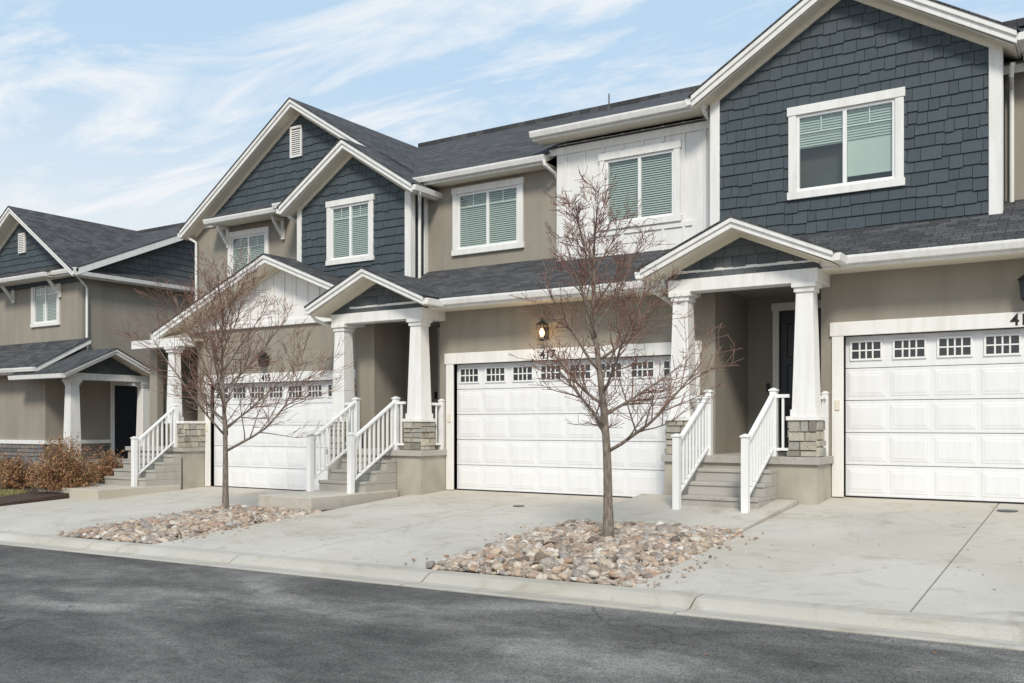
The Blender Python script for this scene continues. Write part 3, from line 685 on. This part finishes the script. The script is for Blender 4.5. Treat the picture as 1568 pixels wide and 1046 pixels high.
# ------------------------------------------------------------------ rock beds
tmpl=[]
for k in range(8):
    bm=bmesh.new(); bmesh.ops.create_icosphere(bm,subdivisions=2,radius=1)
    off=Vector((k*7.3,k*3.1,k))
    for v in bm.verts: v.co*=1+.55*mn.noise(v.co*1.2+off)+.2*mn.noise(v.co*2.9+off)
    bm.verts.index_update(); tmpl.append(([v.co.copy() for v in bm.verts],[tuple(v.index for v in f.verts) for f in bm.faces])); bm.free()
def rock_bed(x0,x1,y0,y1,zf,n):
    rnd=random.Random(int(x0*10)); mb=MB()
    for i in range(n):
        q_=rnd.random(); r=rnd.uniform(.018,.034) if q_<.5 else (rnd.uniform(.034,.052) if q_<.93 else rnd.uniform(.052,.072))
        spill=rnd.random()<.012
        x=rnd.uniform(x0-.02,x1+.02)+rnd.gauss(0,.02); y=rnd.uniform(y0,y1)
        if spill: x=rnd.choice((x0-rnd.uniform(.05,.45),x1+rnd.uniform(.05,.35))); r=rnd.uniform(.012,.02)
        e=min((x-x0),(x1-x),(y-y0),(y1-y)); mound=min(max(e,0),.6)*.09
        c=Vector((x,y,zf(x,y)+mound+(r*.4+.035 if spill else r*.3+rnd.uniform(0,.045)*(1 if e>.1 else .3))))
        R=Matrix.Rotation(rnd.uniform(0,6.28),3,'Z')@Matrix.Rotation(rnd.uniform(-.6,.6),3,'X')@Matrix.Rotation(rnd.uniform(-.45,.45),3,'Y')
        s=Vector((r*rnd.uniform(1.0,1.7),r*rnd.uniform(.75,1.15),r*rnd.uniform(.5,.8)))
        vs,fs=rnd.choice(tmpl)
        o=len(mb.v); mb.v+=[tuple(c+R@Vector((v.x*s.x,v.y*s.y,v.z*s.z))) for v in vs]; mb.f+=[tuple(q+o for q in f) for f in fs]
    emit(mb,'river_rock_bed',M['rock'],smooth=True)
    sb=MB(); grid(sb,x0-.02,x1+.02,y0-.02,y1+.1,lambda x,y:zf(x,y)-.02+min(max(min(x-x0,x1-x,y-y0,y1-y),0),.6)*.08,14,14,.1); emit(sb,'bed_soil',M['soil'])
bzf=lambda fl:(lambda x,y:(zs(x)+.055)*(1-(y-YK1)/6.5)+fl*((y-YK1)/6.5))
rock_bed(-6.50,-4.02,8.30,11.46,bzf(-.05),4600)
rock_bed(-13.65,-11.37,8.30,11.50,bzf(-.25),3700)
rock_bed(.85,3.33,8.30,11.42,bzf(.05),1000)
lt=MB(); rnd=random.Random(3)
for i in range(420):
    x=rnd.uniform(-19,1.5); y=rnd.uniform(6.2,14.4)
    if y>8.3:
        fl=-.17 if x<-6.5 else 0
        if x<-13.6: fl=-.38
        z=(zs(x)+.072)*(1-(y-YK1)/6.65)+fl*((y-YK1)/6.65)+.004
    elif y>7.5: continue
    else: z=zs(x)+.004
    a=rnd.uniform(0,6.28); r=rnd.uniform(.008,.022); ca,sa=math.cos(a)*r,math.sin(a)*r
    lt.add([(x-ca,y-sa,z),(x+sa*.5,y-ca*.5,z+.004),(x+ca,y+sa,z+.001),(x-sa*.5,y+ca*.5,z+.006)],[(0,1,2,3)])
emit(lt,'leaf_litter',M['bushleaf'])
for (x,y,r,fl) in ((-1.30,14.1,.13,0),(-8.45,13.2,.10,-.17)):
    p=MB(); z=(zs(x)+.072)*(1-(y-YK1)/6.65)+fl*((y-YK1)/6.65)
    p.tube([(x,y,z-.03),(x,y,z+.008),(x,y,z+.012)],[r,r,r*.93],20); p.tube([(x,y,z+.0121),(x,y,z+.017)],[r*.25,r*.22],8); emit(p,'utility_cover',M['steel'])

# ------------------------------------------------------------------ trees
def tree(name,base,H,R,lean,seed,clear=1.2,nl=20,incs=(66,24),tr=.062,dens=1.0):
    rnd=random.Random(seed); e=empty(name); tk=MB(); tw=MB(); bd=MB(); base=Vector(base)
    def rv(s): return Vector((rnd.uniform(-s,s),rnd.uniform(-s,s),rnd.uniform(-s,s)))
    def bud(p,d):
        r=rnd.uniform(.0045,.0075); a=d.cross(Vector((.3,.2,1))).normalized(); b_=d.cross(a)
        bd.add([p-d*r*1.3,p+a*r,p-a*r*.5+b_*r*.87,p-a*r*.5-b_*r*.87,p+d*r*2],[(0,2,1),(0,3,2),(0,1,3),(4,1,2),(4,2,3),(4,3,1)])
    def grow(p,d,L,r,depth,up):
        n=(0,8,6,5,3)[depth]; pts=[p.copy()]; rad=[r]; dirs=[d.copy()]
        for i in range(n):
            d=(d+rv(.13)+Vector((0,0,up))).normalized(); p=p+d*L/n; pts.append(p.copy()); rad.append(max(.0028,r*(1-.72*(i+1)/n))); dirs.append(d.copy())
        mb=tk if r>.010 else tw
        mb.tube(pts,rad,6 if depth==1 else (5 if depth==2 else 3),rnd.random()*3)
        if depth>=3:
            for q,dd in list(zip(pts,dirs))[1:]:
                if rnd.random()<.55: bud(q,dd)
        if depth>=4: return
        nc={1:int(6+L*4.6),2:int((3+L*7)*dens),3:int(L*5*dens+.5)}[depth]
        for c in range(nc):
            t=rnd.uniform(.15,.98)
            k=t*n; i=min(int(k),n-1); q=pts[i].lerp(pts[i+1],k-i); dd=dirs[i+1]
            ax=dd.cross(rv(1)+Vector((0,0,.01))).normalized(); ang=math.radians(rnd.uniform(26,58))
            nd_=(Matrix.Rotation(ang,3,ax)@dd)
            if nd_.z<-.15: nd_.z*=-.3
            LL=L*rnd.uniform(.34,.62)*(1-.35*t); grow(q,nd_.normalized(),max(LL,.13),max(.0034,min(rad[i]*.55,r*.5)),depth+1,up*.8)
    n=14; pts=[];rad=[]
    for i in range(n+1):
        t=i/n; h=H*.93*t
        pts.append(base+Vector((lean[0]*t*H+.03*math.sin(t*9+seed),lean[1]*t*H+.025*math.sin(t*7+1),h-.1*(1-t)))); rad.append(tr*(1-t)**.95+.004+(.022*max(0,1-t*9)))
    tk.tube(pts,rad,12)
    for i in range(nl):
        t=i/(nl-1); h=clear+(H*.82-clear)*t**.95; k=h/(H*.93)*n; j=min(int(k),n-1); q=pts[j].lerp(pts[j+1],k-j)
        az=i*2.399+rnd.uniform(-.3,.3); inc=math.radians(incs[0]-(incs[0]-incs[1])*t+rnd.uniform(-9,9))
        d=Vector((math.cos(az)*math.sin(inc),math.sin(az)*math.sin(inc),math.cos(inc)))
        L=R*(1.22-.62*t)*rnd.uniform(.8,1.15)
        grow(q,d,L,(.024*(1-.5*t)),1,.05)
    emit(tk,'trunk_and_limbs',M['bark'],e,smooth=True); emit(tw,'twigs',M['twig'],e); emit(bd,'buds',M['bud'],e)
tree('bare_tree',(-5.16,10.1,-.36),4.45,1.24,(-.06,-.0),11,dens=.95)
tree('bare_tree',(-13.1,11.0,-.50),4.25,1.80,(-.02,-.0),23,incs=(60,26),tr=.055,dens=.85)

# ------------------------------------------------------------------ shrubs
def shrub(base,w,hgt,seed,n=420,leaves=2600):
    rnd=random.Random(seed); e=empty('dormant_shrub'); st=MB(); lf=MB(); base=Vector(base)
    for i in range(n):
        az=rnd.uniform(0,6.283); inc=math.acos(rnd.uniform(.05,1)); d=Vector((math.cos(az)*math.sin(inc),math.sin(az)*math.sin(inc),math.cos(inc)))
        s=Vector((w/2,w/2,hgt)); k=rnd.uniform(.75,1.1)
        tip=base+Vector((d.x*s.x,d.y*s.y,d.z*s.z))*k; p0=base+Vector((rnd.uniform(-.15,.15),rnd.uniform(-.15,.15),0))
        mid=p0.lerp(tip,.5)+Vector((rnd.uniform(-.06,.06),rnd.uniform(-.06,.06),.05))
        st.tube([p0,mid,tip],[.006,.004,.002],3)
        for j in range(int(leaves/n)):
            t=rnd.uniform(.4,1.02); q=(p0.lerp(mid,t*2) if t<.5 else mid.lerp(tip,t*2-1))+Vector((rnd.uniform(-.05,.05),rnd.uniform(-.05,.05),rnd.uniform(-.05,.05)))
            a=Vector((rnd.uniform(-1,1),rnd.uniform(-1,1),rnd.uniform(-1,1))).normalized(); b_=a.cross(Vector((rnd.uniform(-1,1),rnd.uniform(-1,1),1))).normalized(); r=rnd.uniform(.012,.026)
            lf.add([q-a*r*1.4,q+b_*r*.7,q+a*r*1.4,q-b_*r*.7],[(0,1,2,3)])
    emit(st,'stems',M['bushstem'],e); emit(lf,'dry_leaves',M['bushleaf'],e)
shrub((-20.0,12.25,-.42),1.5,1.3,1,480,8600); shrub((-21.9,12.3,-.42),1.15,.78,2,320,4200); shrub((-20.9,13.9,-.35),1.3,.85,3,320,4200); shrub((-24.0,13.0,-.38),1.0,.7,4,250,2600)
mb=MB(); grid(mb,-40,-19.4,8.28,14.6,lambda x,y:(zs(x)+.05)*(1-min(1,(y-YK1)/6))+(-.2)*min(1,(y-YK1)/6)-.02,20,10,.1); emit(mb,'mulch_bed',M['mulch'])
gb=MB(); rnd=random.Random(5)
for i in range(9000):
    x=rnd.uniform(-28,-20.6); y=rnd.uniform(11.0,11.7)+.25*math.sin(x*1.7); z=(zs(x)+.05)*(1-(y-YK1)/6)+(-.2)*(y-YK1)/6-.02
    a=rnd.uniform(0,6.28); hh=rnd.uniform(.03,.06); dx,dy=math.cos(a)*.009,math.sin(a)*.009; l=rnd.uniform(-.03,.03)
    gb.add([(x-dx,y-dy,z),(x+dx,y+dy,z),(x+l,y+l,z+hh)],[(0,1,2)])
emit(gb,'lawn_grass',M['grass'])

# ------------------------------------------------------------------ world
w=bpy.data.worlds.new('World'); S.world=w; w.use_nodes=True; nt=w.node_tree; nt.nodes.clear()
out=nt.nodes.new('ShaderNodeOutputWorld'); bg=nt.nodes.new('ShaderNodeBackground'); nt.links.new(bg.outputs[0],out.inputs[0])
sky=nt.nodes.new('ShaderNodeTexSky'); sky.sky_type='NISHITA'; sky.sun_disc=False; sky.sun_elevation=math.radians(42); sky.sun_rotation=math.radians(150)
sky.air_density=1.0; sky.dust_density=1.5; sky.ozone_density=1.2
tc=nt.nodes.new('ShaderNodeTexCoord'); sp=nt.nodes.new('ShaderNodeSeparateXYZ'); nt.links.new(tc.outputs['Generated'],sp.inputs[0])
def mth(op,a,b=None):
    n=nt.nodes.new('ShaderNodeMath'); n.operation=op
    for i,v in enumerate((a,b)):
        if v is None: continue
        if isinstance(v,(int,float)): n.inputs[i].default_value=v
        else: nt.links.new(v,n.inputs[i])
    return n.outputs[0]
zc=mth('ADD',mth('MAXIMUM',sp.outputs[2],0),.12)
cb=nt.nodes.new('ShaderNodeCombineXYZ'); nt.links.new(mth('DIVIDE',sp.outputs[0],zc),cb.inputs[0]); nt.links.new(mth('DIVIDE',sp.outputs[1],zc),cb.inputs[1])
mp=nt.nodes.new('ShaderNodeMapping'); mp.inputs['Rotation'].default_value=(0,0,math.radians(-48)); mp.inputs['Scale'].default_value=(.9,2.5,1); mp.inputs['Location'].default_value=(5.3,3.1,0); nt.links.new(cb.outputs[0],mp.inputs[0])
n1=noise(nt,mp.outputs[0],1.25,8,.64,.6)
cl=ramp(nt,n1,[(.49,(0,0,0)),(.62,(.65,.65,.65)),(.76,(1,1,1))])
hz=ramp(nt,sp.outputs[2],[(0,(1,1,1)),(.13,(.93,.93,.93)),(.23,(.52,.52,.52)),(.34,(.2,.2,.2)),(1,(.05,.05,.05))])
blue=mix(nt,.8,sky.outputs[0],(4.5,7.0,9.5))
c=mix(nt,hz,blue,(8.9,8.8,8.5))
c=mix(nt,cl,c,(9.2,9.2,9.25))
nt.links.new(c,bg.inputs[0]); bg.inputs[1].default_value=.105
sl_=bpy.data.lights.new('sun','SUN'); sl_.energy=2.8; sl_.angle=math.radians(12); sl_.color=(1,.93,.82)
so=bpy.data.objects.new('sun',sl_); COL.objects.link(so)
el=math.radians(42); az=math.radians(150); d=Vector((math.sin(az)*math.cos(el),math.cos(az)*math.cos(el),math.sin(el)))
so.rotation_euler=d.to_track_quat('Z','Y').to_euler(); so.location=(5,-10,15)
# ------------------------------------------------------------------ camera
cam=bpy.data.cameras.new('camera'); co=bpy.data.objects.new('camera',cam); COL.objects.link(co)
co.location=(0,0,1.10); co.rotation_euler=(math.pi/2,0,math.radians(33.05)); cam.sensor_width=36; cam.lens=33.06; cam.shift_y=.081; cam.clip_end=3000; cam.clip_start=.05
S.camera=co
S.view_settings.view_transform='Standard'; S.view_settings.look='None'; S.view_settings.exposure=0
